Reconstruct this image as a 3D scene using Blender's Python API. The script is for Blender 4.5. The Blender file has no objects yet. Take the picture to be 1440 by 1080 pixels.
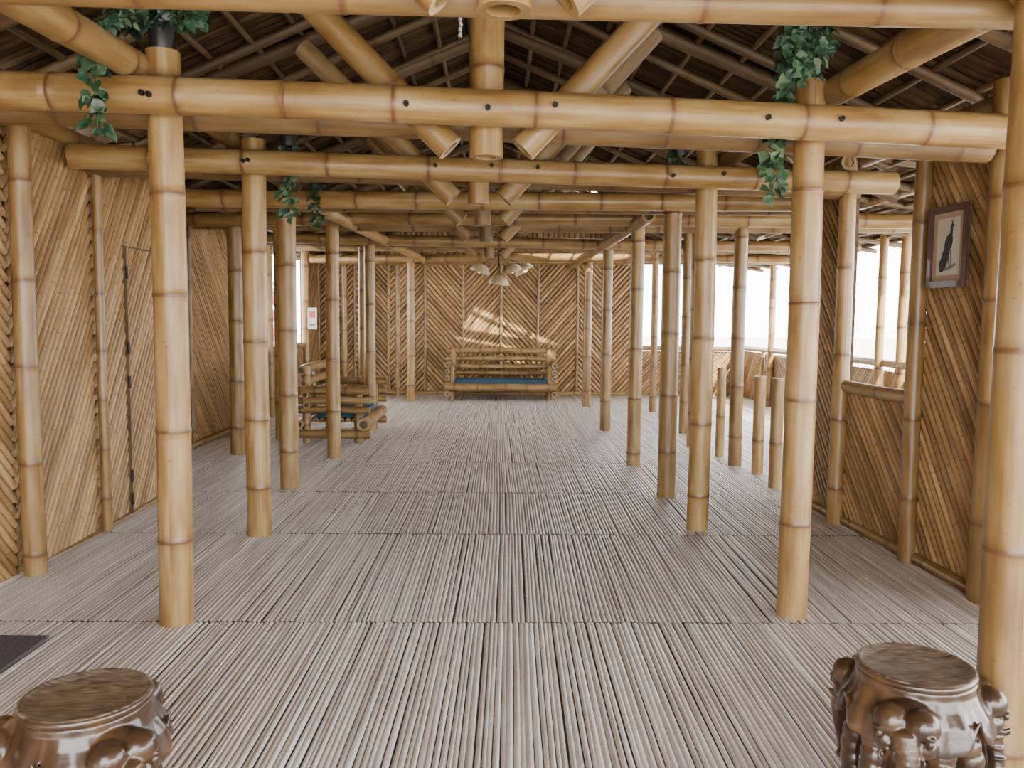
import bpy, math, random
from mathutils import Vector, Matrix
random.seed(7)
R=random.random
def U(a,b): return a+(b-a)*random.random()
scene=bpy.context.scene
COL=scene.collection

# ------------------------------------------------------------ mesh builder
class MB:
    def __init__(s): s.V=[];s.F=[];s.UV=[];s.C=[];s.M=[];s.S=[]
    def v(s,p,c=(0,.5,0)):
        s.V.append(tuple(p)); s.C.append((c[0],c[1],c[2],1)); return len(s.V)-1
    def f(s,idx,uv=None,m=0,sm=True):
        s.F.append(tuple(idx)); s.UV.extend(uv if uv else [(s.V[i][0]+s.V[i][1]*.37,s.V[i][2]+s.V[i][1]) for i in idx]); s.M.append(m); s.S.append(sm)
    def build(s,name,mats,parent=None,loc=None,rotz=0):
        me=bpy.data.meshes.new(name)
        me.from_pydata(s.V,[],s.F)
        uvl=me.uv_layers.new(name='UVMap')
        flat=[c for uv in s.UV for c in uv]
        uvl.data.foreach_set('uv',flat)
        ca=me.color_attributes.new(name='pc',type='FLOAT_COLOR',domain='POINT')
        ca.data.foreach_set('color',[c for col in s.C for c in col])
        me.polygons.foreach_set('material_index',s.M)
        me.polygons.foreach_set('use_smooth',s.S)
        for m in mats: me.materials.append(m)
        me.update()
        ob=bpy.data.objects.new(name,me); COL.objects.link(ob)
        if loc: ob.location=loc
        ob.rotation_euler=(0,0,rotz)
        if parent: ob.parent=parent
        return ob

def frame(d):
    d=d.normalized()
    a=Vector((0,0,1)) if abs(d.z)<.9 else Vector((1,0,0))
    x=a.cross(d).normalized(); y=d.cross(x).normalized()
    return x,y,d

def pole(mb,p1,p2,r,seg=18,node=.52,m=0,cap=True,bend=.006,taper=.96,hollow=.62,nodes=True):
    p1=Vector(p1);p2=Vector(p2);L=(p2-p1).length
    x,y,d=frame(p2-p1)
    g=R(); vo=R()*50; ba=U(0,6.28)
    st=[]
    if nodes:
        t=U(.12,node)
        while t<L-.06:
            st+= [(t-.045,1.0,0),(t-.014,1.01,.25),(t-.006,1.035,1),(t+.005,1.035,1),(t+.012,1.01,.5),(t+.045,1.0,0)]
            t+=node*U(.82,1.15)
    k=max(2,int(L/.5)); st+=[(min(L,L*i/k),1.0,0) for i in range(k+1)]
    st=[q for q in st if 0<=q[0]<=L]; st.sort()
    rings=[]
    for t,rs,mk in st:
        f=t/L; off=(x*math.cos(ba)+y*math.sin(ba))*math.sin(f*math.pi)*bend*L
        rr=r*rs*(1+(taper-1)*f); c=p1+d*t+off
        rings.append([mb.v(c+x*math.cos(a)*rr+y*math.sin(a)*rr,(mk,g,0)) for a in [2*math.pi*j/seg for j in range(seg)]])
    per=2*math.pi*r
    for i in range(len(rings)-1):
        v0=st[i][0]+vo;v1=st[i+1][0]+vo
        for j in range(seg):
            j2=(j+1)%seg;u0=per*j/seg;u1=per*(j+1)/seg
            mb.f((rings[i][j],rings[i][j2],rings[i+1][j2],rings[i+1][j]),[(u0+g*9,v0),(u1+g*9,v0),(u1+g*9,v1),(u0+g*9,v1)],m)
    if cap:
        for end,(rg,sg,c) in enumerate(((rings[0],1,p1),(rings[-1],-1,p2))):
            o=[mb.v(mb.V[i],(.0,.9,0)) for i in rg]
            inn=[mb.v(c+(Vector(mb.V[i])-c)*hollow,(.0,.9,0)) for i in rg]
            dp=[mb.v(c+(Vector(mb.V[i])-c)*hollow*.97+d*sg*min(.05,L*.2),(.3,.5,.75)) for i in rg]
            for j in range(seg):
                j2=(j+1)%seg
                for A,B in ((o,inn),(inn,dp)):
                    q=(A[j],B[j],B[j2],A[j2])
                    if end: q=q[::-1]
                    mb.f(q,None,m,False)
            mb.f(dp if end else dp[::-1],None,m,False)

def slat(mb,p1,p2,n,w,h,m=0,nst=1,wob=0,g=None,nodes=0,zw=.3):
    p1=Vector(p1);p2=Vector(p2);L=(p2-p1).length
    if L<.02:return
    d=(p2-p1)/L;n=Vector(n);s=d.cross(n).normalized()
    g=R() if g is None else g; vo=R()*40
    prof=[(-.5,0),(-.36,.72),(0,1),(.36,.72),(.5,0)]
    st=[(min(L,L*i/nst),0) for i in range(nst+1)]
    if nodes:
        t=U(.05,nodes)
        while t<L-.03:
            st+=[(t-.008,0),(t,1),(t+.008,0)]; t+=nodes*U(.8,1.2)
        st=[q for q in st if 0<=q[0]<=L]; st.sort()
    rows=[]
    ph=U(0,6.28)
    for t,mk in st:
        off=s*wob*math.sin(ph+t*2.2)+n*abs(wob)*zw*math.sin(ph*2+t*3)
        hh=1+.12*mk
        rows.append([mb.v(p1+d*t+off+s*a*w+n*b*h*hh,(mk*.8,g,0)) for a,b in prof])
    for i in range(len(st)-1):
        for j in range(4):
            u0=prof[j][0]*w+g*13;u1=prof[j+1][0]*w+g*13
            mb.f((rows[i][j],rows[i][j+1],rows[i+1][j+1],rows[i+1][j]),[(u0,st[i][0]+vo),(u1,st[i][0]+vo),(u1,st[i+1][0]+vo),(u0,st[i+1][0]+vo)],m)

def box(mb,a,b,m=0,c=(0,.5,0)):
    (x0,y0,z0),(x1,y1,z1)=a,b
    P=[(x0,y0,z0),(x1,y0,z0),(x1,y1,z0),(x0,y1,z0),(x0,y0,z1),(x1,y0,z1),(x1,y1,z1),(x0,y1,z1)]
    i=[mb.v(p,c) for p in P]
    for q in ((0,3,2,1),(4,5,6,7),(0,1,5,4),(1,2,6,5),(2,3,7,6),(3,0,4,7)): mb.f([i[k] for k in q],None,m,False)

def obox(mb,O,Ux,Uy,Uz,m=0,c=(0,.5,0)):
    O=Vector(O);P=[O+Ux*a+Uy*b+Uz*e for a,b,e in ((0,0,0),(1,0,0),(1,1,0),(0,1,0),(0,0,1),(1,0,1),(1,1,1),(0,1,1))]
    i=[mb.v(p,c) for p in P]
    for q in ((0,3,2,1),(4,5,6,7),(0,1,5,4),(1,2,6,5),(2,3,7,6),(3,0,4,7)): mb.f([i[k] for k in q],None,m,False)

def panel(mb,O,Ud,N,w,h,sign,pitch=.05,ang=47,m=0,mback=1):
    O=Vector(O);Ud=Vector(Ud).normalized();N=Vector(N).normalized();Z=Vector((0,0,1))
    a=math.radians(ang);dx,dz=math.cos(a),math.sin(a)*sign
    px,pz=-dz,dx
    cs=[px*u+pz*v for u in (0,w) for v in (0,h)]
    k=min(cs)+pitch*.5
    while k<max(cs):
        bx,bz=px*k,pz*k
        lo,hi=-1e9,1e9
        for b,dd,mx in ((bx,dx,w),(bz,dz,h)):
            t0=(0-b)/dd;t1=(mx-b)/dd
            if t0>t1:t0,t1=t1,t0
            lo=max(lo,t0);hi=min(hi,t1)
        if hi-lo>.03:
            q1=O+Ud*(bx+dx*lo)+Z*(bz+dz*lo); q2=O+Ud*(bx+dx*hi)+Z*(bz+dz*hi)
            slat(mb,q1,q2,N,pitch*U(.84,.98),pitch*.42,m,2,.003,nodes=.38)
        k+=pitch
    obox(mb,O-N*.04,Ud*w,N*.04,Z*h,mback)

# ------------------------------------------------------------ materials
def newmat(name):
    m=bpy.data.materials.new(name);m.use_nodes=True
    nt=m.node_tree;b=nt.nodes['Principled BSDF'];return m,nt,b
def N(nt,t,**k):
    n=nt.nodes.new(t)
    for a,v in k.items():
        setattr(n,a,v)
    return n
def ramp(nt,stops):
    n=nt.nodes.new('ShaderNodeValToRGB');e=n.color_ramp.elements
    while len(e)<len(stops): e.new(.5)
    for i,(p,c) in enumerate(stops): e[i].position=p;e[i].color=(*c,1)
    return n
def mix(nt,fac,a,b,blend='MIX'):
    n=nt.nodes.new('ShaderNodeMix');n.data_type='RGBA';n.blend_type=blend
    L=nt.links
    for s,val in ((0,fac),(6,a),(7,b)):
        if isinstance(val,bpy.types.NodeSocket): L.new(val,n.inputs[s])
        elif isinstance(val,(int,float)): n.inputs[s].default_value=val
        else: n.inputs[s].default_value=(*val,1)
    return n.outputs[2]
def bamboo(name,cA,cB,cC,nodec,rough=.42,streak=30,gvar=.35,bump=.15,spec=.5,vs=.8,k=1.0,nodek=.9,spot=.55):
    cA,cB,cC=[tuple(q*k for q in c) for c in (cA,cB,cC)]
    m,nt,b=newmat(name);L=nt.links
    at=N(nt,'ShaderNodeAttribute',attribute_name='pc')
    sp=N(nt,'ShaderNodeSeparateColor');L.new(at.outputs['Color'],sp.inputs[0])
    uv=N(nt,'ShaderNodeUVMap',uv_map='UVMap')
    mp=N(nt,'ShaderNodeMapping');L.new(uv.outputs[0],mp.inputs[0]);mp.inputs['Scale'].default_value=(streak,vs*1.6,1)
    n1=N(nt,'ShaderNodeTexNoise');L.new(mp.outputs[0],n1.inputs['Vector']);n1.inputs['Scale'].default_value=1.6;n1.inputs['Detail'].default_value=5
    mp2=N(nt,'ShaderNodeMapping');L.new(uv.outputs[0],mp2.inputs[0]);mp2.inputs['Scale'].default_value=(5,1.1,1)
    n2=N(nt,'ShaderNodeTexNoise');L.new(mp2.outputs[0],n2.inputs['Vector']);n2.inputs['Scale'].default_value=2.2;n2.inputs['Detail'].default_value=4
    r1=ramp(nt,[(.32,cA),(.5,cB),(.68,cC)]);L.new(n2.outputs[0],r1.inputs[0])
    r2=ramp(nt,[(.3,(.68,.64,.6)),(.6,(1,1,1))]);L.new(n1.outputs[0],r2.inputs[0])
    c=mix(nt,.75,r1.outputs[0],r2.outputs[0],'MULTIPLY')
    r3=ramp(nt,[(0,(1-gvar,1-gvar*1.08,1-gvar*1.15)),(1,(1.0,1.0,1.0))]);L.new(sp.outputs[1],r3.inputs[0])
    c=mix(nt,1,c,r3.outputs[0],'MULTIPLY')
    n3=N(nt,'ShaderNodeTexNoise');L.new(uv.outputs[0],n3.inputs['Vector']);n3.inputs['Scale'].default_value=45;n3.inputs['Detail'].default_value=3
    r4=ramp(nt,[(.64,(0,0,0)),(.74,(spot,spot,spot))]);L.new(n3.outputs[0],r4.inputs[0])
    c=mix(nt,r4.outputs[0],c,nodec)
    mm=N(nt,'ShaderNodeMath',operation='MULTIPLY');L.new(sp.outputs[0],mm.inputs[0]);mm.inputs[1].default_value=nodek
    c=mix(nt,mm.outputs[0],c,nodec)
    c=mix(nt,sp.outputs[2],c,(.03,.018,.01))
    L.new(c,b.inputs['Base Color'])
    b.inputs['Roughness'].default_value=rough
    b.inputs['Specular IOR Level'].default_value=spec
    bp=N(nt,'ShaderNodeBump');bp.inputs['Strength'].default_value=bump;bp.inputs['Distance'].default_value=.004
    L.new(n1.outputs[0],bp.inputs['Height']);L.new(bp.outputs[0],b.inputs['Normal'])
    return m
def plain(name,c,rough=.6,noise=.15,scale=20,metal=0,coat=0):
    m,nt,b=newmat(name);L=nt.links
    tc=N(nt,'ShaderNodeTexCoord');n=N(nt,'ShaderNodeTexNoise');n.inputs['Scale'].default_value=scale;n.inputs['Detail'].default_value=4
    L.new(tc.outputs['Object'],n.inputs['Vector'])
    r=ramp(nt,[(.3,tuple(x*(1-noise) for x in c)),(.7,tuple(min(1,x*(1+noise)) for x in c))]);L.new(n.outputs[0],r.inputs[0])
    L.new(r.outputs[0],b.inputs['Base Color']);b.inputs['Roughness'].default_value=rough;b.inputs['Metallic'].default_value=metal
    b.inputs['Coat Weight'].default_value=coat
    return m

M_POLE=bamboo('bamboo_pole',(.39,.215,.066),(.57,.35,.12),(.68,.475,.215),(.11,.045,.018),rough=.36,gvar=.36,k=.60,nodek=.85)
M_OLD=bamboo('bamboo_aged',(.30,.17,.06),(.42,.26,.10),(.52,.355,.165),(.09,.045,.02),rough=.5,gvar=.45,k=.64)
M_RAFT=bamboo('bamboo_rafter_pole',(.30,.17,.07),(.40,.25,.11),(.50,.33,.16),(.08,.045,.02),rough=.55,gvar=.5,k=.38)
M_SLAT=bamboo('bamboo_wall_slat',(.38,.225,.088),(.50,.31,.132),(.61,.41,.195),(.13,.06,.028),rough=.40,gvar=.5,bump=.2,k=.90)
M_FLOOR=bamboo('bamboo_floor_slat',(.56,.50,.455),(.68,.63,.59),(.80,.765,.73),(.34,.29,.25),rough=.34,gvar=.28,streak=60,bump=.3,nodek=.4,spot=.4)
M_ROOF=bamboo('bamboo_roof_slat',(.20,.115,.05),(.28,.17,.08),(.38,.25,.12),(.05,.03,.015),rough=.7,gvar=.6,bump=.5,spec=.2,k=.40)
M_DARK=plain('dark_backing',(.075,.045,.025),.9,.4)
M_BLUE=plain('blue_cushion_fabric',(.015,.06,.11),.9,.2,80)
M_MAT=plain('grey_mat_fibre',(.07,.06,.065),.95,.4,120)
M_POT=plain('black_pot_plastic',(.012,.012,.013),.4,.2)
M_IRON=plain('dark_iron',(.03,.025,.022),.5,.3,60,.8)

# ------------------------------------------------------------ camera
cam_d=bpy.data.cameras.new('camera');cam=bpy.data.objects.new('camera',cam_d);COL.objects.link(cam)
cam_d.sensor_width=36;cam_d.lens=36*1165/1440;cam_d.clip_start=.05;cam_d.clip_end=300
cam.matrix_world=Matrix.Translation((0,0,1.5))@Matrix.Rotation(math.radians(-.885),4,'Z')@Matrix.Rotation(math.radians(90-4.66),4,'X')@Matrix.Rotation(math.radians(.5),4,'Z')
scene.camera=cam

# ------------------------------------------------------------ ground + floor
mb=MB();box(mb,(-60,-40,-.5),(60,80,-.35));
mb.build('ground',[plain('pale_gravel',(.5,.48,.44),.95,.2,3)])
mb=MB()
bounds=[-3.4,-1.4,.6,2.3,3.95,5.6,6.95,8.4,10,11.6,13.2,14.6,16.0]
for bi in range(len(bounds)-1):
    y0,y1=bounds[bi],bounds[bi+1]
    x=-3.6+R()*.02
    tilt=U(-.02,.02);zt=U(-.001,.001);ta=0
    while x<5.0:
        w=U(.014,.027)
        wob=U(.0008,.003)
        z=U(-.0025,.001)
        ta=max(-.012,min(.012,ta+U(-.0018,.0018)))
        slat(mb,(x-ta,y0+U(.001,.010),z+zt),(x+tilt+ta,y1-U(.001,.010),z-zt),(0,0,1),w*1.06,.0075,0,5,wob,nodes=.45,zw=.1)
        x+=w+(U(.0005,.003) if R()<.9 else U(.004,.008))
box(mb,(-3.65,-3.4,-.12),(5.05,16.1,-.008),1)
mb.build('floor',[M_FLOOR,plain('floor_underlay',(.13,.105,.085),.9,.5,30)])

# ------------------------------------------------------------ inner posts
left=[(-1.56,3.95),(-1.623,5.57),(-1.803,7.10),(-1.733,8.675),(-1.68,10.75),(-1.54,14.4)]
right=[(1.488,4.07),(1.414,5.77),(1.405,6.83),(1.371,8.32),(1.408,10.89),(1.47,13.84)]
def post(x,y,h,r=.076,mat=M_POLE,name='bamboo_post',z0=0,lean=(0,0),node=.56):
    mb=MB();pole(mb,(0,0,z0),(lean[0],lean[1],h),r,seg=24,node=node,bend=.003)
    return mb.build(name,[mat],loc=(x,y,0))
tops=[2.70,2.64,2.6,2.58,2.56,2.56]
for i,(x,y) in enumerate(left): post(x,y,tops[i],.080 if i<3 else .072)
tops=[2.64,2.64,2.6,2.58,2.56,2.56]
for i,(x,y) in enumerate(right): post(x,y,tops[i],.075 if i<3 else .07)
post(-1.655,2.42,2.6,.077);post(1.60,2.5,2.6,.078)
for x,y,r,h in [(2.589,4.29,.075,2.72),(2.54,5.01,.052,2.6),(2.477,5.97,.06,2.7),(2.41,8.33,.068,2.6),(2.40,10.68,.06,2.6),(2.44,13.1,.055,2.6),(2.42,12.2,.05,2.6),
              (2.25,9.6,.05,2.6),(1.62,12.6,.05,2.56),(1.6,15.2,.055,2.6),
              (-2.65,4.69,.06,2.6),(-2.8,8.85,.078,2.62),(-2.62,9.95,.07,2.62),(-3.3,10.9,.05,2.6),(-2.82,15.1,.055,2.6),(-1.9,11.6,.06,2.6),(-1.9,15.5,.05,2.6),(-3.35,12.1,.06,2.6),(-3.4,14.6,.07,2.6),
              (4.6,9.4,.06,2.6),(4.55,9.85,.05,2.6),(4.6,14.0,.055,2.6),(4.6,15.8,.055,2.6),(4.6,6.2,.06,2.6)]:
    post(x,y,h,r)
post(-2.69,5.65,2.55,.032,node=.4);post(-2.70,6.98,2.6,.05)
for x,y,h,r in [(2.45,7.22,.98,.056),(2.5,7.88,.95,.056),(2.40,8.89,.97,.05)]:
    post(x,y,h,r,name='short_bamboo_post')

# ------------------------------------------------------------ crossbeams (paired), trusses
def beam(p1,p2,r,name='bamboo_crossbeam',mat=M_POLE,node=.56):
    p1=Vector(p1);p2=Vector(p2);mb=MB();c=(p1+p2)/2
    pole(mb,p1-c,p2-c,r,seg=22,node=node,bend=.0025,taper=.97)
    return mb.build(name,[mat],loc=tuple(c))
def lerp_row(L,Rr,x,hl,hr):
    f=(x-L[0])/(Rr[0]-L[0]);return (x,L[1]+(Rr[1]-L[1])*f,hl+(hr-hl)*f)
rows=[((-1.655,2.42),(1.60,2.5),-3.0,2.7,2.475,2.465,.056),
      (left[0],right[0],-3.0,2.6,2.455,2.40,.083),
      (left[1],right[1],-2.7,2.68,2.47,2.44,.078),
      (left[2],right[2],-2.6,2.5,2.45,2.425,.074),
      (left[3],right[3],-3.3,4.7,2.46,2.44,.072),
      (left[4],right[4],-3.3,4.7,2.46,2.45,.07),
      (left[5],right[5],-3.3,4.7,2.46,2.45,.07)]
for i,(l,r_,x0,x1,hl,hr,rr) in enumerate(rows):
    for k,s in enumerate((-1,1)):
        a=Vector(lerp_row(l,r_,x0+(U(-.05,.05) if k else 0),hl,hr));b=Vector(lerp_row(l,r_,x1 if k==0 else x1-.12,hl,hr))
        off=Vector((0,s*(rr+.078),0))
        beam(a+off,b+off,rr,mat=M_POLE if k==0 or i==0 else M_OLD)
for y in (7.75,9.6,11.8,12.7,13.3,15.3):
    beam((-3.3,y,2.56),(4.7 if y>8 else 2.6,y,2.54),.055,mat=M_OLD)
def roof_h(x):
    ax=abs(x)
    return 3.95-.43*ax if ax<2.9 else 3.95-.43*2.9-.12*(ax-2.9)
for i,(l,r_,x0,x1,hl,hr,rr) in enumerate(rows[:6]):
    xc=(.005 if i==0 else -.07 if i==1 else -.15)
    p=Vector(lerp_row(l,r_,xc,hl,hr));kb=2.375 if i==0 else 2.25
    beam((p.x,p.y,kb),(p.x,p.y,3.95),.080 if i<2 else .07,'bamboo_king_post',M_POLE if i<3 else M_OLD,node=.45)
    for s in (-1,1):
        a=Vector((p.x+s*.17,p.y,kb+.04));X=p.x+s*1.17
        beam(a,(X,p.y,roof_h(X)-.12),.068,'bamboo_roof_brace',M_POLE if i<2 else M_OLD,node=.7)
        beam((s*3.35,p.y+.1,roof_h(3.35)-.12),(0,p.y+.1,roof_h(0)-.10),.055,'bamboo_principal_rafter',M_RAFT)
beam((-1.58,2.3,2.50),(-1.68,4.25,2.65),.07,'bamboo_longitudinal_beam')
beam((1.6,2.3,2.50),(1.60,4.3,2.60),.07,'bamboo_longitudinal_beam')
beam((1.62,4.3,2.60),(1.5,7.6,2.62),.062,'bamboo_longitudinal_beam',M_OLD)
beam((-1.72,4.3,2.64),(-1.85,7.6,2.64),.062,'bamboo_longitudinal_beam',M_OLD)
beam((-1.58,7.3,2.43),(-1.27,15.4,2.45),.062,'bamboo_longitudinal_beam')
beam((1.33,7.5,2.41),(1.27,15.4,2.42),.062,'bamboo_longitudinal_beam')
for x,y0,y1,h in [(-2.75,-3.3,7.2,2.6),(-3.4,7.0,15.7,2.63),(-2.75,7.1,15.7,2.56),(2.45,5.9,15.7,2.6),(2.6,1.5,6.0,2.64),(4.6,4.0,16,2.55),(3.5,6,16,2.62)]:
    beam((x,y0,h),(x,y1,h),.055,'bamboo_longitudinal_beam',M_OLD if abs(x)<2.7 else M_POLE)

mb=MB()
for i in (1,2):
    l,r_,x0,x1,hl,hr,rr=rows[i]
    for x in (l[0],l[0]+.03,-.42,-.06,.24,r_[0]-.28,r_[0]+.06):
        p=Vector(lerp_row(l,r_,x,hl,hr))+Vector((0,-(2*rr+.078)-.012,U(-.01,.02)))
        pole(mb,p,p+Vector((0,.04,0)),.013,seg=10,nodes=False,hollow=.5)
mb.build('beam_bolts',[M_IRON])

# ------------------------------------------------------------ roof
mb=MB()
def slope_pt(x,y,o=0): return Vector((x,y,roof_h(x)+o))
gapx=(.7,2.4);gapy=(12.45,13.3)  # opening added to the roof to let sun patches reach back wall and bench
XR=4.95
for s in (-1,1):
    segs=[(0,2.9),(2.9,3.9 if s<0 else XR)]
    for (xa,xb) in segs:
        y=-3.5  # unseen roof added behind the camera to keep sun off the near floor
        while y<16.4:
            w=U(.055,.085);xs=[(xa,xb)]
            if s>0 and xa==0 and gapy[0]<y<gapy[1]: xs=[(xa,gapx[0]),(gapx[1],xb)]
            for a,b in xs:
                P=slope_pt(s*a,y+w/2,.03+U(0,.015));Q=slope_pt(s*b,y+w/2+U(-.02,.02),.03+U(0,.015))
                dd=(Q-P).normalized();n=Vector((0,1,0)).cross(dd)
                if n.z>0:n=-n
                slat(mb,P,Q,n,w*1.05,.022,0,6,.012,nodes=.45)
            y+=w
        for ya,yb,holes in ((-3.5,gapy[0],0),(gapy[0],gapy[1],1),(gapy[1],16.4,0)):
            rng=[(xa,xb)]
            if holes and s>0 and xa==0: rng=[(xa,gapx[0]),(gapx[1],xb)]
            for a,b in rng:
                P=slope_pt(s*a,ya,.045);Q=slope_pt(s*b,ya,.045)
                obox(mb,P,Q-P,Vector((0,yb-ya,0)),Vector((0,0,.1)),1)
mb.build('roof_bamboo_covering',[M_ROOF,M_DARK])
mb=MB()
for s in (-1,1):
    x=.25
    while x<(3.8 if s<0 else XR-.05):
        pole(mb,(s*x,-3.4,roof_h(x)-.015),(s*x+U(-.03,.03),16.3,roof_h(x)-.015),.022,seg=8,node=.6,bend=.0008)
        x+=.27
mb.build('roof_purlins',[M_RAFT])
mb=MB()
y=-3.1
while y<16.2:
    for s in (-1,1):
        pole(mb,(s*.02,y,roof_h(0)-.06),(s*2.9,y+U(-.04,.04),roof_h(2.9)-.06),.034,seg=10,node=.5,bend=.002)
        xe=3.85 if s<0 else XR
        pole(mb,(s*2.7,y,roof_h(2.7)-.06),(s*xe,y,roof_h(xe)-.06),.034,seg=10,node=.5,bend=.002)
    y+=.78
pole(mb,(0,-3.4,3.86),(0,16.3,3.86),.06,node=.6)
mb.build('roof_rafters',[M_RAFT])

# ------------------------------------------------------------ walls
WM=[M_SLAT,M_DARK,M_POLE]
H=2.56
mb=MB()
N1=(1,0,0)
panel(mb,(-2.76,-3.4,0),(0,1,0),N1,3.0,H,1)  # this panel and the next: unseen wall added to darken the near area
panel(mb,(-2.76,-.4,0),(0,1,0),N1,3.0,H,-1)
panel(mb,(-2.76,2.6,0),(0,1,0),N1,2.09,H,-1)
panel(mb,(-2.76,4.69,0),(0,1,0),N1,.96,H,1,ang=56)
panel(mb,(-2.76,5.65,0),(0,1,0),N1,1.35,H,1,ang=56)
panel(mb,(-3.45,7.0,0),(1,0,0),(0,1,0),.7,H,1)
panel(mb,(-3.45,7.0,0),(0,1,0),N1,2.2,H,-1)
panel(mb,(-3.45,9.2,0),(0,1,0),N1,1.7,H,-1)
panel(mb,(-3.45,10.9,0),(0,1,0),N1,.6,H,1)
panel(mb,(-3.45,11.5,0),(0,1,0),N1,3.1,.95,-1)
panel(mb,(-3.45,14.6,0),(0,1,0),N1,1.2,H,1)
pole(mb,(-2.735,-3.3,.02),(-2.735,7.0,.02),.022,m=2);pole(mb,(-3.41,7,.03),(-3.41,15.7,.03),.03,m=2)
pole(mb,(-3.41,11.5,.97),(-3.41,14.6,.97),.045,m=2)
pole(mb,(-3.4,9.2,0),(-3.4,9.2,2.6),.03,m=2)
mb.build('wall_left',WM)
mb=MB()
Yb=15.85
xs=[-3.45,-2.75,-2.1,-1.42,-.7,.03,.74,1.47,2.0,2.6]
for i in range(len(xs)-1):
    panel(mb,(xs[i],Yb,0),(1,0,0),(0,-1,0),xs[i+1]-xs[i],2.62,(-1 if i%2 else 1),pitch=.07,ang=48)
    pole(mb,(xs[i],Yb-.03,0),(xs[i],Yb-.03,2.6),.028,m=2)
pole(mb,(-3.4,Yb-.04,.04),(2.6,Yb-.04,.04),.04,m=2)
pole(mb,(-3.4,Yb-.05,2.58),(2.6,Yb-.05,2.58),.05,m=2)
for s in (-1,1):
    for k in range(0,34):
        x=s*(k+.5)*.1
        slat(mb,(x,Yb,2.6),(x,Yb,roof_h(x)+.03),(0,-1,0),.095,.03,0,1)
v=[mb.v(p) for p in ((-3.45,Yb+.01,2.6),(3.45,Yb+.01,2.6),(3.45,Yb+.01,2.66),(0,Yb+.01,3.98),(-3.45,Yb+.01,2.66))]
mb.f(v,None,1,False)
mb.build('wall_back',WM)
mb=MB()
def rp(a,b,h,sign,z=0,ang=47):
    A=Vector((a[0]+.05,a[1],z));B=Vector((b[0]+.05,b[1],z));d=B-A
    n=d.cross(Vector((0,0,1)));n=-n if n.x>0 else n
    panel(mb,A,d,n,d.length,h,sign,ang=ang)
rp((2.589,4.29),(2.54,5.01),H,1,ang=55)
rp((2.54,5.01),(2.477,5.97),1.0,1)
rp((2.477,5.97),(2.45,6.8),H,1)
pole(mb,(2.57,5.01,1.02),(2.5,5.97,1.02),.045,m=2)
pole(mb,(2.6,4.2,.03),(2.47,6.8,.03),.036,m=2)
pole(mb,(2.5,6.8,0),(2.5,6.8,2.6),.04,m=2)
mb.build('wall_right',WM)
mb=MB()
y=4.0
while y<15.8:
    panel(mb,(4.68,y,0),(0,1,0),(-1,0,0),1.45,.88,1 if int(y)%2 else -1);pole(mb,(4.64,y,0),(4.64,y,.92),.035,m=2);y+=1.5
pole(mb,(4.64,4,.94),(4.64,15.9,.94),.045,m=2)
mb.build('porch_railing',WM)
mb=MB()
x=2.6
while x<4.5:
    panel(mb,(x,15.9,0),(1,0,0),(0,-1,0),.65,.86,1);x+=.68
pole(mb,(2.6,15.86,.92),(4.64,15.86,.92),.045,m=2)
for x in (2.7,3.3,3.95): pole(mb,(x,15.86,0),(x,15.86,.9),.035,m=2)
mb.build('porch_end_railing',WM)
mb=MB()
for a,b in (((-2.715,6.12,.0),(-2.715,6.12,1.98)),((-2.715,6.84,.0),(-2.715,6.84,1.98)),((-2.715,6.1,1.98),(-2.715,6.86,1.98))):
    A=Vector(a);B=Vector(b)
    if A.z==B.z: obox(mb,A+Vector((-.04,0,0)),Vector((.035,0,0)),B-A,Vector((0,0,.008)),1)
    else: obox(mb,A+Vector((-.04,0,0)),Vector((.035,0,0)),Vector((0,.010,0)),B-A,1)
for h in (.08,.25,.95,1.2,1.75):
    pole(mb,(-2.72,6.12,h),(-2.72,6.12,h+.09),.011,seg=8,m=2,nodes=False)
mb.build('door_1',[M_SLAT,M_RAFT,M_IRON])

mb=MB()
for k in range(3):
    seg=8;ring=[]
    for i in range(61):
        t=i/60;a=t*6.283*2.6+k*2.094;c=Vector((2.575+.036*math.cos(a),4.12+.036*math.sin(a),.0+.98*t))
        ring.append([mb.v(c+Vector((math.cos(q)*.034,math.sin(q)*.034,0)),(0,.6,0)) for q in [6.283*j/seg for j in range(seg)]])
    for i in range(60):
        for j in range(seg):
            mb.f((ring[i][j],ring[i][(j+1)%seg],ring[i+1][(j+1)%seg],ring[i+1][j]))
pole(mb,(2.57,4.20,1.02),(2.78,1.6,1.02),.05)
pole(mb,(2.60,4.1,.12),(2.78,1.6,.12),.04)
for y in (3.4,2.7,2.0): pole(mb,(2.58+(4.2-y)*.08,y,0),(2.58+(4.2-y)*.08,y,1.0),.04)
mb.build('twisted_baluster_railing',[M_POLE])

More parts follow.
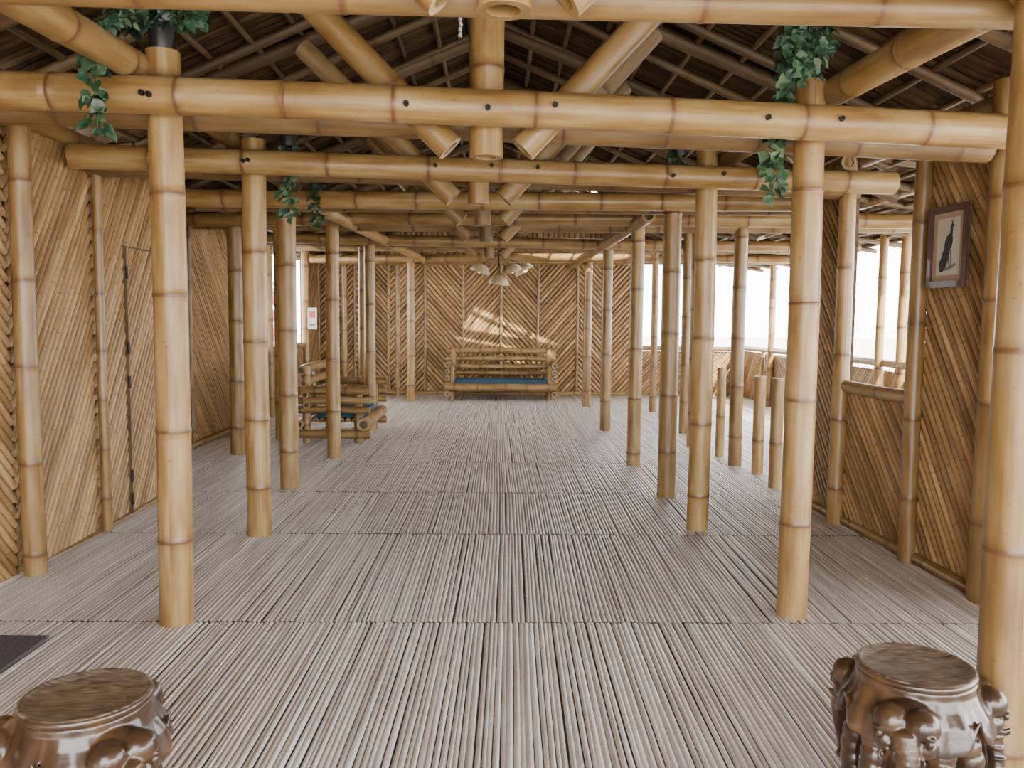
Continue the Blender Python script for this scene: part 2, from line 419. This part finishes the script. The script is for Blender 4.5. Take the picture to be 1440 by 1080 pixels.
# ------------------------------------------------------------ framed peacock picture on right wall
def picture():
    A=Vector((2.62-.02,4.35,0));B=Vector((2.57-.02,5.0,0));d=(B-A).normalized();n=Vector((-d.y,d.x,0));
    if n.x>0:n=-n
    c=A+d*.345+n*.035+Vector((0,0,1.915));Z=Vector((0,0,1));w,h=.36,.46
    mb=MB();t=.038
    def P(u,v,o=0): return c-d*u+Z*v+n*o
    obox(mb,P(w/2,-h/2),d*w,Z*h,n*.008,1)
    for (u0,u1,v0,v1) in ((-w/2,w/2,h/2-t,h/2),(-w/2,w/2,-h/2,-h/2+t),(-w/2,-w/2+t,-h/2+t,h/2-t),(w/2-t,w/2,-h/2+t,h/2-t)):
        obox(mb,P(u1,v0),d*(u1-u0),Z*(v1-v0),n*.022,0)
    def poly(pts,m,o):
        v=[mb.v(P(a,b,o)) for a,b in pts];mb.f(v,None,m,False)
    poly([(-.105,-.16),(.105,-.16),(.105,.16),(-.105,.16)],2,.0092)
    def ell(cx,cy,rx,ry,a,m,o):
        ca,sa=math.cos(a),math.sin(a)
        poly([(cx+rx*math.cos(q)*ca-ry*math.sin(q)*sa,cy+rx*math.cos(q)*sa+ry*math.sin(q)*ca) for q in [6.283*i/20 for i in range(20)]],m,o)
    ell(.005,.02,.035,.055,-.35,3,.0105)
    ell(-.022,-.06,.033,.085,-.35,3,.0108)
    ell(-.045,-.095,.028,.05,-.3,3,.0112)
    ell(.028,.075,.013,.04,-.1,3,.0115)
    ell(.036,.115,.014,.011,.0,3,.0118)
    poly([(.047,.118),(.064,.112),(.047,.108)],3,.012)
    for k in range(3): poly([(.032,.122),(.022+k*.01,.148),(.026+k*.01,.148),(.036,.122)],3,.0122)
    for k in (0,.022): poly([(.0+k,-.02),(.008+k,-.02),(.014+k,-.1),(.008+k,-.1)],3,.0102)
    ell(.03,-.115,.06,.012,.25,4,.0101)
    mb.build('framed_peacock_picture',[plain('mahogany_frame',(.06,.022,.015),.5,.3,30,coat=.1),plain('picture_mat_board',(.34,.23,.16),.8,.05),plain('print_paper',(.46,.41,.33),.8,.06),plain('peacock_ink',(.03,.035,.04),.8,.5,90),plain('branch_ink',(.18,.17,.15),.8,.3)])
picture()

# ------------------------------------------------------------ benches
def bench(name,loc,rotz,Lb,D=.78):
    mb=MB();h=Lb/2
    for sx in (-1,1):
        x=sx*(h-.12)
        pole(mb,(x,-D/2+.1,0),(x,-D/2+.1,.60),.05);pole(mb,(x,D/2-.1,0),(x,D/2-.1,.9),.05)
        for z,r in ((.12,.052),(.40,.045),(.51,.045),(.63,.052)):
            pole(mb,(x+sx*.07,-D/2-.05,z),(x+sx*.07,D/2+.04,z),r,node=.4)
    pole(mb,(-h,-D/2+.02,.235),(h,-D/2+.02,.235),.075,node=.45)
    pole(mb,(-h,D/2-.03,.235),(h,D/2-.03,.235),.055,node=.45)
    k=-D/2+.14
    while k<D/2-.1: pole(mb,(-h+.1,k,.27),(h-.1,k,.27),.028,seg=10);k+=.075
    for z,r in ((.46,.042),(.58,.045),(.71,.045),(.86,.055)):
        pole(mb,(-h-.02,D/2-.13+ (z-.46)*.15,z),(h+.02,D/2-.13+(z-.46)*.15,z),r,node=.42)
    pole(mb,(0,D/2-.06,.2),(0,D/2-.02,.86),.035)
    x0,x1,y0,y1=-h+.17,h-.17,-D/2+.06,D/2-.2
    prev=None
    for z,ins in ((.295,.015),(.305,0),(.345,0),(.36,.012),(.365,.04)):
        ring=[mb.v((a,b,z)) for a,b in ((x0+ins,y0+ins),(x1-ins,y0+ins),(x1-ins,y1-ins),(x0+ins,y1-ins))]
        if prev:
            for j in range(4): mb.f((prev[j],prev[(j+1)%4],ring[(j+1)%4],ring[j]),None,1,False)
        prev=ring
    mb.f(prev,None,1,False)
    return mb.build(name,[M_POLE,M_BLUE],loc=loc,rotz=rotz)
bench('bamboo_bench',(.03,15.1,0),0,2.0)
bench('bamboo_bench',(-1.95,10.3,0),math.radians(90),1.5,.8)

# ------------------------------------------------------------ elephant stools
def ellipsoid(V,F,c,r,rot=Matrix.Identity(3),su=16,sv=10):
    b=len(V);c=Vector(c)
    for i in range(sv+1):
        th=math.pi*i/sv
        for j in range(su):
            ph=2*math.pi*j/su
            V.append(tuple(c+rot@Vector((r[0]*math.sin(th)*math.cos(ph),r[1]*math.sin(th)*math.sin(ph),r[2]*math.cos(th)))))
    for i in range(sv):
        for j in range(su):
            F.append((b+i*su+j,b+(i+1)*su+j,b+(i+1)*su+(j+1)%su,b+i*su+(j+1)%su))
def wood_dark():
    m,nt,b=newmat('carved_dark_wood');L=nt.links
    tc=N(nt,'ShaderNodeTexCoord')
    n=N(nt,'ShaderNodeTexNoise');n.inputs['Scale'].default_value=9;n.inputs['Detail'].default_value=6;L.new(tc.outputs['Object'],n.inputs['Vector'])
    r=ramp(nt,[(.3,(.020,.009,.004)),(.52,(.048,.024,.011)),(.75,(.13,.07,.03))]);L.new(n.outputs[0],r.inputs[0])
    L.new(r.outputs[0],b.inputs['Base Color']);b.inputs['Roughness'].default_value=.30;b.inputs['Coat Weight'].default_value=.4;b.inputs['Coat Roughness'].default_value=.12
    n2=N(nt,'ShaderNodeTexNoise');n2.inputs['Scale'].default_value=40;L.new(tc.outputs['Object'],n2.inputs['Vector'])
    bp=N(nt,'ShaderNodeBump');bp.inputs['Strength'].default_value=.12;bp.inputs['Distance'].default_value=.01;L.new(n2.outputs[0],bp.inputs['Height']);L.new(bp.outputs[0],b.inputs['Normal'])
    return m
def wood_top():
    m,nt,b=newmat('stool_top_wood');L=nt.links
    tc=N(nt,'ShaderNodeTexCoord')
    mp=N(nt,'ShaderNodeMapping');mp.inputs['Scale'].default_value=(3,14,3);mp.inputs['Rotation'].default_value=(0,0,.5);L.new(tc.outputs['Object'],mp.inputs[0])
    w=N(nt,'ShaderNodeTexNoise');w.inputs['Scale'].default_value=2.6;w.inputs['Detail'].default_value=8;w.inputs['Distortion'].default_value=2.2
    L.new(mp.outputs[0],w.inputs['Vector'])
    r=ramp(nt,[(.35,(.045,.030,.020)),(.5,(.13,.095,.066)),(.7,(.25,.20,.155))]);L.new(w.outputs[0],r.inputs[0])
    L.new(r.outputs[0],b.inputs['Base Color']);b.inputs['Roughness'].default_value=.30
    return m
MW,MT=wood_dark(),wood_top()
def stool(loc,face):
    emp=bpy.data.objects.new('elephant_carved_stool',None);COL.objects.link(emp);emp.location=loc
    V=[];F=[]
    su=144
    def ring(fr,fz):
        b=len(V)
        for j in range(su):
            a=2*math.pi*j/su;V.append((fr(a)*math.cos(a),fr(a)*math.sin(a),fz(a)))
        return b
    def phi(a):
        return (a-(face-math.pi/2)+math.pi/3)%(2*math.pi/3)-math.pi/3
    def low(a):
        t=abs(phi(a))/(math.pi/3)
        return .255+.085*max(0,(t-.72)/.28)**1.5+.012*abs(math.cos(t*9))
    fold=lambda a:.006*math.cos(phi(a)*16)
    rs=[ring(lambda a:.001,lambda a:.43),ring(lambda a:.160,lambda a:.435),ring(lambda a:.170,lambda a:.425),ring(lambda a:.170+.2*fold(a),lambda a:.405),
        ring(lambda a:.182+.5*fold(a),lambda a:.375),ring(lambda a:.203+fold(a),lambda a:.34),ring(lambda a:.217+fold(a),lambda a:low(a)+.018),ring(lambda a:.218+fold(a),lambda a:low(a)),
        ring(lambda a:.198+fold(a),lambda a:low(a)+.004),ring(lambda a:.180,lambda a:.34+.02*max(0,(abs(phi(a))/(math.pi/3)-.7)/.3)),ring(lambda a:.15,lambda a:.37),ring(lambda a:.001,lambda a:.37)]
    for A,B in zip(rs[:-1],rs[1:]):
        for j in range(su): F.append((A+j,B+j,B+(j+1)%su,A+(j+1)%su))
    ellipsoid(V,F,(0,0,.28),(.12,.12,.12),su=24,sv=14)
    for k in range(3):
        Rz=Matrix.Rotation(face+k*2*math.pi/3,3,'Z')
        def E(c,r,rot=Matrix.Identity(3),**kw): ellipsoid(V,F,Rz@Vector(c),r,Rz@rot,**kw)
        E((0,-.165,.335),(.078,.06,.07))
        for s in (-1,1):
            E((s*.040,-.208,.352),(.050,.048,.046))
            E((s*.052,-.208,.292),(.032,.036,.034))
            E((s*.066,-.244,.318),(.012,.009,.013),su=10,sv=6)
            E((s*.064,-.244,.336),(.020,.010,.005),su=10,sv=6)
            for t in range(7):
                f=t/6;E((s*(.085+.012*f),-.10-.035*math.sin(f*3),.28-.25*f),(.046-.006*math.sin(f*3.1),.048-.006*math.sin(f*3.1),.045))
            E((s*.097,-.12,.022),(.056,.060,.03))
            for q in (-1,0,1): E((s*.097+q*.026,-.170+abs(q)*.008,.018),(.014,.010,.015),su=10,sv=6)
            for t in range(8):
                f=t/7;E((s*(.042+.012*f),-.234-.030*f,.268-.035*f+.035*f*f),(.011*(1-.5*f),)*2+(.012,),su=10,sv=6)
        for t in range(30):
            f=t/29
            E((0.014*math.sin(f*5),-.236-.020*math.sin(f*2.6)-.004*f,.325-.285*f),(.038*(1-.45*f),.034*(1-.45*f),.020),su=14,sv=8)
        for t in range(6):
            E((0.010*math.sin(t),-.240-.020*math.sin((.1+t*.11)*2.6),.290-.032*t),(.038-.003*t,.031,.004),su=14,sv=6)
        E((.0,-.240,.045),(.024,.030,.018))
    me=bpy.data.meshes.new('carved_body');me.from_pydata(V,[],F);me.materials.append(MW)
    ob=bpy.data.objects.new('carved_body',me);COL.objects.link(ob);ob.parent=emp
    rm=ob.modifiers.new('rm','REMESH');rm.mode='VOXEL';rm.voxel_size=.004;rm.use_smooth_shade=True
    sm=ob.modifiers.new('sm','SMOOTH');sm.iterations=3;sm.factor=.5
    mb=MB();su=48;prof=[(.166,.425),(.173,.436),(.168,.447),(.160,.45),(.152,.447),(.146,.444),(.10,.443),(.001,.443)]
    rg=[]
    for r,z in prof:
        rg.append([mb.v((r*(1+.012*math.sin(3*a+1))*math.cos(a),r*(1+.012*math.sin(2*a))*math.sin(a),z)) for a in [2*math.pi*j/su for j in range(su)]])
    for i in range(len(prof)-1):
        for j in range(su): mb.f((rg[i][j],rg[i][(j+1)%su],rg[i+1][(j+1)%su],rg[i+1][j]),None,0 if i<2 else 1)
    mb.build('seat_disc',[MW,MT],parent=emp)
    return emp
s1=stool((1.275,2.43,.008),math.radians(-32))
s2=stool((-1.13,2.22,.008),math.radians(50))

# ------------------------------------------------------------ mat
mb=MB();box(mb,(-2.68,3.1,.008),(-2.06,3.73,.022));mb.build('floor_mat',[M_MAT])

# ------------------------------------------------------------ ivy plants
def leafmat():
    m,nt,b=newmat('ivy_leaf');L=nt.links
    at=N(nt,'ShaderNodeAttribute',attribute_name='pc');sp=N(nt,'ShaderNodeSeparateColor');L.new(at.outputs['Color'],sp.inputs[0])
    r=ramp(nt,[(0,(.008,.032,.014)),(.5,(.020,.070,.028)),(.8,(.05,.11,.045)),(1,(.15,.20,.11))]);L.new(sp.outputs[1],r.inputs[0])
    c=mix(nt,sp.outputs[0],r.outputs[0],(.11,.18,.13))
    L.new(c,b.inputs['Base Color']);b.inputs['Roughness'].default_value=.45
    return m
M_LEAF=leafmat()
def leaf(mb,p,size,d=None,m=0):
    d=Vector(d) if d else Vector((U(-1,1),U(-1,1),U(-1,.3)));d.normalize()
    n=Vector((U(-.6,.6),U(-1,-.1),U(-.1,1))).normalized();s=d.cross(n)
    if s.length<.05: return
    s.normalize();n=s.cross(d);g=R()
    pts=[(0,0,0),(-.32,.12,.05),(-.42,.38,.08),(-.22,.72,.04),(0,1,-.08),(.22,.72,.04),(.42,.38,.08),(.32,.12,.05)]
    idx=[mb.v(p+(s*a+d*b+n*c)*size,(.55 if R()<.35 else 0,g,0)) for a,b,c in pts]
    ce=mb.v(p+(d*.45-n*.03)*size,(0,g,0))
    for i in range(8): mb.f((idx[i],idx[(i+1)%8],ce),None,m)
def plant(name,x,y,z,r,n,trails,ls=.055,pot=True):
    mb=MB()
    if pot:
        su=20;rg=[]
        for rr,zz in ((.045,0),(.048,.005),(.062,.11),(.068,.112),(.068,.128),(.060,.128),(.056,.10),(.001,.10)):
            rg.append([mb.v((x+rr*math.cos(6.283*j/su),y+rr*math.sin(6.283*j/su),z+zz)) for j in range(su)])
        for i in range(7):
            for j in range(su): mb.f((rg[i][j],rg[i][(j+1)%su],rg[i+1][(j+1)%su],rg[i+1][j]),None,1)
    for i in range(n):
        a=U(0,6.283);q=R()**.5
        p=Vector((x+r[0]*q*math.cos(a),y+r[1]*q*math.sin(a),z+.13+r[2]*U(-.25,1)*(1.1-q*.7)))
        leaf(mb,p,ls*U(.7,1.25))
        if i%5==0: pole(mb,(x,y,z+.11),p,.0022,seg=5,nodes=False,m=2,cap=False)
    for tr in trails:
        pts=[Vector((x,y,z+.12))]+[Vector(q) for q in tr]
        for a,b in zip(pts[:-1],pts[1:]):
            pole(mb,a,b,.0025,seg=5,nodes=False,m=2,cap=False)
            k=int((b-a).length/.0065)
            for i in range(k):
                p=a.lerp(b,i/k)+Vector((U(-.05,.05),U(-.03,.03),U(-.03,.03)))
                leaf(mb,p,ls*U(.7,1.2),(U(-.8,.8),U(-.6,.2),U(-1,.0)))
    mb.build(name,[M_LEAF,M_POT,plain('ivy_stem',(.06,.09,.03),.7)])
plant('potted_ivy',-1.56,3.93,2.70,(.21,.12,.14),210,[[(-1.64,3.76,2.80),(-1.69,3.62,2.72),(-1.70,3.58,2.56),(-1.695,3.58,2.27)]],.06)
plant('potted_ivy',1.46,4.05,2.645,(.13,.10,.24),210,[[(1.36,3.88,2.80),(1.29,3.72,2.70),(1.28,3.70,2.52)],[(1.42,3.85,2.75),(1.38,3.74,2.68),(1.36,3.70,2.56)],[(1.37,4.06,2.75),(1.33,4.065,2.5),(1.32,4.06,2.10)]],.06)
plant('potted_ivy',-1.40,5.58,2.60,(.15,.12,.08),80,[[(-1.42,5.60,2.58),(-1.41,5.60,2.14)]],.055,True)
plant('potted_ivy',1.22,5.75,2.60,(.12,.12,.08),60,[[(1.2,5.76,2.6),(1.22,5.76,2.48)]],.055,True)
plant('potted_ivy',-1.52,7.08,2.56,(.12,.12,.08),50,[[(-1.5,6.82,2.5),(-1.48,6.80,2.22)]],.05,True)

# ------------------------------------------------------------ pendant lamp cluster
mb=MB()
cx,cy=-.02,11.9
pole(mb,(cx,cy,2.2),(cx,cy,2.50),.012,seg=8,nodes=False,m=1)
def dome(c,r,h,tilt,m=0):
    su=20;sv=6;rg=[];c=Vector(c);Rt=Matrix.Rotation(tilt[0],3,'X')@Matrix.Rotation(tilt[1],3,'Y')
    for sc in (1,.93):
        for i in range(sv+1):
            th=math.pi/2*i/sv
            rg.append([mb.v(c+Rt@Vector((r*sc*math.cos(a)*math.sin(th),r*sc*math.sin(a)*math.sin(th),h*sc*math.cos(th))),(0,.8,0)) for a in [6.283*j/su for j in range(su)]])
    for i in range(len(rg)-1):
        if i==sv: continue
        for j in range(su): mb.f((rg[i][j],rg[i][(j+1)%su],rg[i+1][(j+1)%su],rg[i+1][j]),None,m)
    for j in range(su): mb.f((rg[sv][j],rg[sv][(j+1)%su],rg[-1][(j+1)%su],rg[-1][j]),None,m)
def sphere(c,r,m):
    su=12;rg=[];c=Vector(c)
    for i in range(9):
        th=math.pi*i/8;rg.append([mb.v(c+Vector((r*math.sin(th)*math.cos(a),r*math.sin(th)*math.sin(a),r*math.cos(th)))) for a in [6.283*j/su for j in range(su)]])
    for i in range(8):
        for j in range(su): mb.f((rg[i][j],rg[i+1][j],rg[i+1][(j+1)%su],rg[i][(j+1)%su]),None,m)
for dx,dy,dz,t in ((-.27,-.05,2.12,(.1,.35)),(.19,-.1,2.12,(.1,-.35)),(.38,.22,2.15,(-.1,-.5)),(.0,-.2,1.95,(.15,.1))):
    c=Vector((cx+dx,cy+dy,dz));dome(c,.145,.125,t)
    top=c+Matrix.Rotation(t[0],3,'X')@Matrix.Rotation(t[1],3,'Y')@Vector((0,0,.12))
    pole(mb,(cx,cy,2.38),top,.005,seg=6,nodes=False,m=1)
    sphere(c+Vector((0,0,.02)),.032,2)
mg,ntg,bgl=newmat('lamp_bulb_glass');bgl.inputs['Base Color'].default_value=(.9,.87,.8,1);bgl.inputs['Emission Color'].default_value=(1,.9,.75,1);bgl.inputs['Emission Strength'].default_value=4
mb.build('pendant_lamp',[bamboo('lamp_shell',(.42,.30,.15),(.55,.42,.24),(.64,.51,.33),(.3,.2,.1)),M_IRON,mg])

mb=MB()
wx,wy=-.17,3.5
pole(mb,(wx,wy,2.66),(wx,wy,3.85),.003,seg=6,nodes=False,m=1)
for i in range(7):
    z=2.64+i*.022
    p=[mb.v((wx+U(.004,.012)*math.cos(a),wy+.010*math.sin(a),z+.008*math.sin(a*2))) for a in [6.283*j/8 for j in range(8)]]
    q=[mb.v((wx+.006*math.cos(a),wy+.006*math.sin(a),z+.018)) for a in [6.283*j/8 for j in range(8)]]
    for j in range(8): mb.f((p[j],p[(j+1)%8],q[(j+1)%8],q[j]),None,0)
    mb.f(p[::-1],None,0);mb.f(q,None,0)
mb.build('hanging_shell_chime',[plain('shell_white',(.45,.43,.38),.35),M_IRON])

# ------------------------------------------------------------ outside, left
def bush(name,c,r,n,ls):
    mb=MB()
    for i in range(n):
        v=Vector((U(-1,1),U(-1,1),U(-1,1)))
        if v.length>1: continue
        v=v.normalized()*(v.length**.4)
        leaf(mb,Vector(c)+Vector((v.x*r[0],v.y*r[1],v.z*r[2])),ls*U(.6,1.3))
    for k in range(7):
        pole(mb,(c[0]+U(-.3,.3),c[1]+U(-.3,.3),-.35),(c[0]+U(-1,1)*r[0]*.7,c[1]+U(-1,1)*r[1]*.7,c[2]+U(0,.6)*r[2]),.03,seg=8,nodes=False,m=1)
    m,nt,b=newmat('shrub_leaf');at=N(nt,'ShaderNodeAttribute',attribute_name='pc');sp=N(nt,'ShaderNodeSeparateColor');nt.links.new(at.outputs['Color'],sp.inputs[0])
    r_=ramp(nt,[(0,(.03,.09,.015)),(1,(.15,.26,.06))]);nt.links.new(sp.outputs[1],r_.inputs[0]);nt.links.new(r_.outputs[0],b.inputs['Base Color'])
    mb.build(name,[m,M_OLD])
bush('garden_shrub',(-7.2,20.5,1.3),(1.8,1.8,1.9),2600,.22)
bush('garden_shrub',(-5.6,17.6,.3),(1.0,1.0,.7),1200,.16)
mb=MB()
for k in range(4):
    z=1.75-k*.27;su=16;rg=[]
    for i in range(9):
        th=math.pi*i/8;rg.append([mb.v((-3.75+(.02+.12*math.sin(th))*math.cos(a),14.15+(.02+.12*math.sin(th))*math.sin(a),z+.115*math.cos(th))) for a in [6.283*j/su for j in range(su)]])
    for i in range(8):
        for j in range(su): mb.f((rg[i][j],rg[i+1][j],rg[i+1][(j+1)%su],rg[i][(j+1)%su]),None,0)
pole(mb,(-3.75,14.15,.78),(-3.75,14.15,2.6),.006,seg=6,nodes=False,m=1)
mb.build('red_lantern_string',[plain('red_lantern_paper',(.4,.015,.02),.5),M_IRON])
mb=MB();box(mb,(-3.34,14.50,1.25),(-3.18,14.515,1.62),0);box(mb,(-3.31,14.492,1.45),(-3.21,14.50,1.56),1);box(mb,(-3.31,14.492,1.30),(-3.21,14.50,1.34),2)
mb.build('notice_sign',[plain('sign_white',(.40,.40,.36),.5,.02),plain('sign_red',(.4,.04,.03),.5),plain('sign_text',(.1,.1,.1),.5)])

# ------------------------------------------------------------ light
w=bpy.data.worlds.new('world');scene.world=w;w.use_nodes=True
bg=w.node_tree.nodes['Background'];bg.inputs[0].default_value=(.98,.985,1,1);bg.inputs[1].default_value=14.5
sd=bpy.data.lights.new('sun','SUN');sd.energy=24;sd.angle=math.radians(.8);sd.color=(1,.93,.8)
so=bpy.data.objects.new('sun',sd);COL.objects.link(so)
so.rotation_euler=Vector((-.35,.75,-.6)).to_track_quat('-Z','Y').to_euler()
so.location=(5,-8,9)
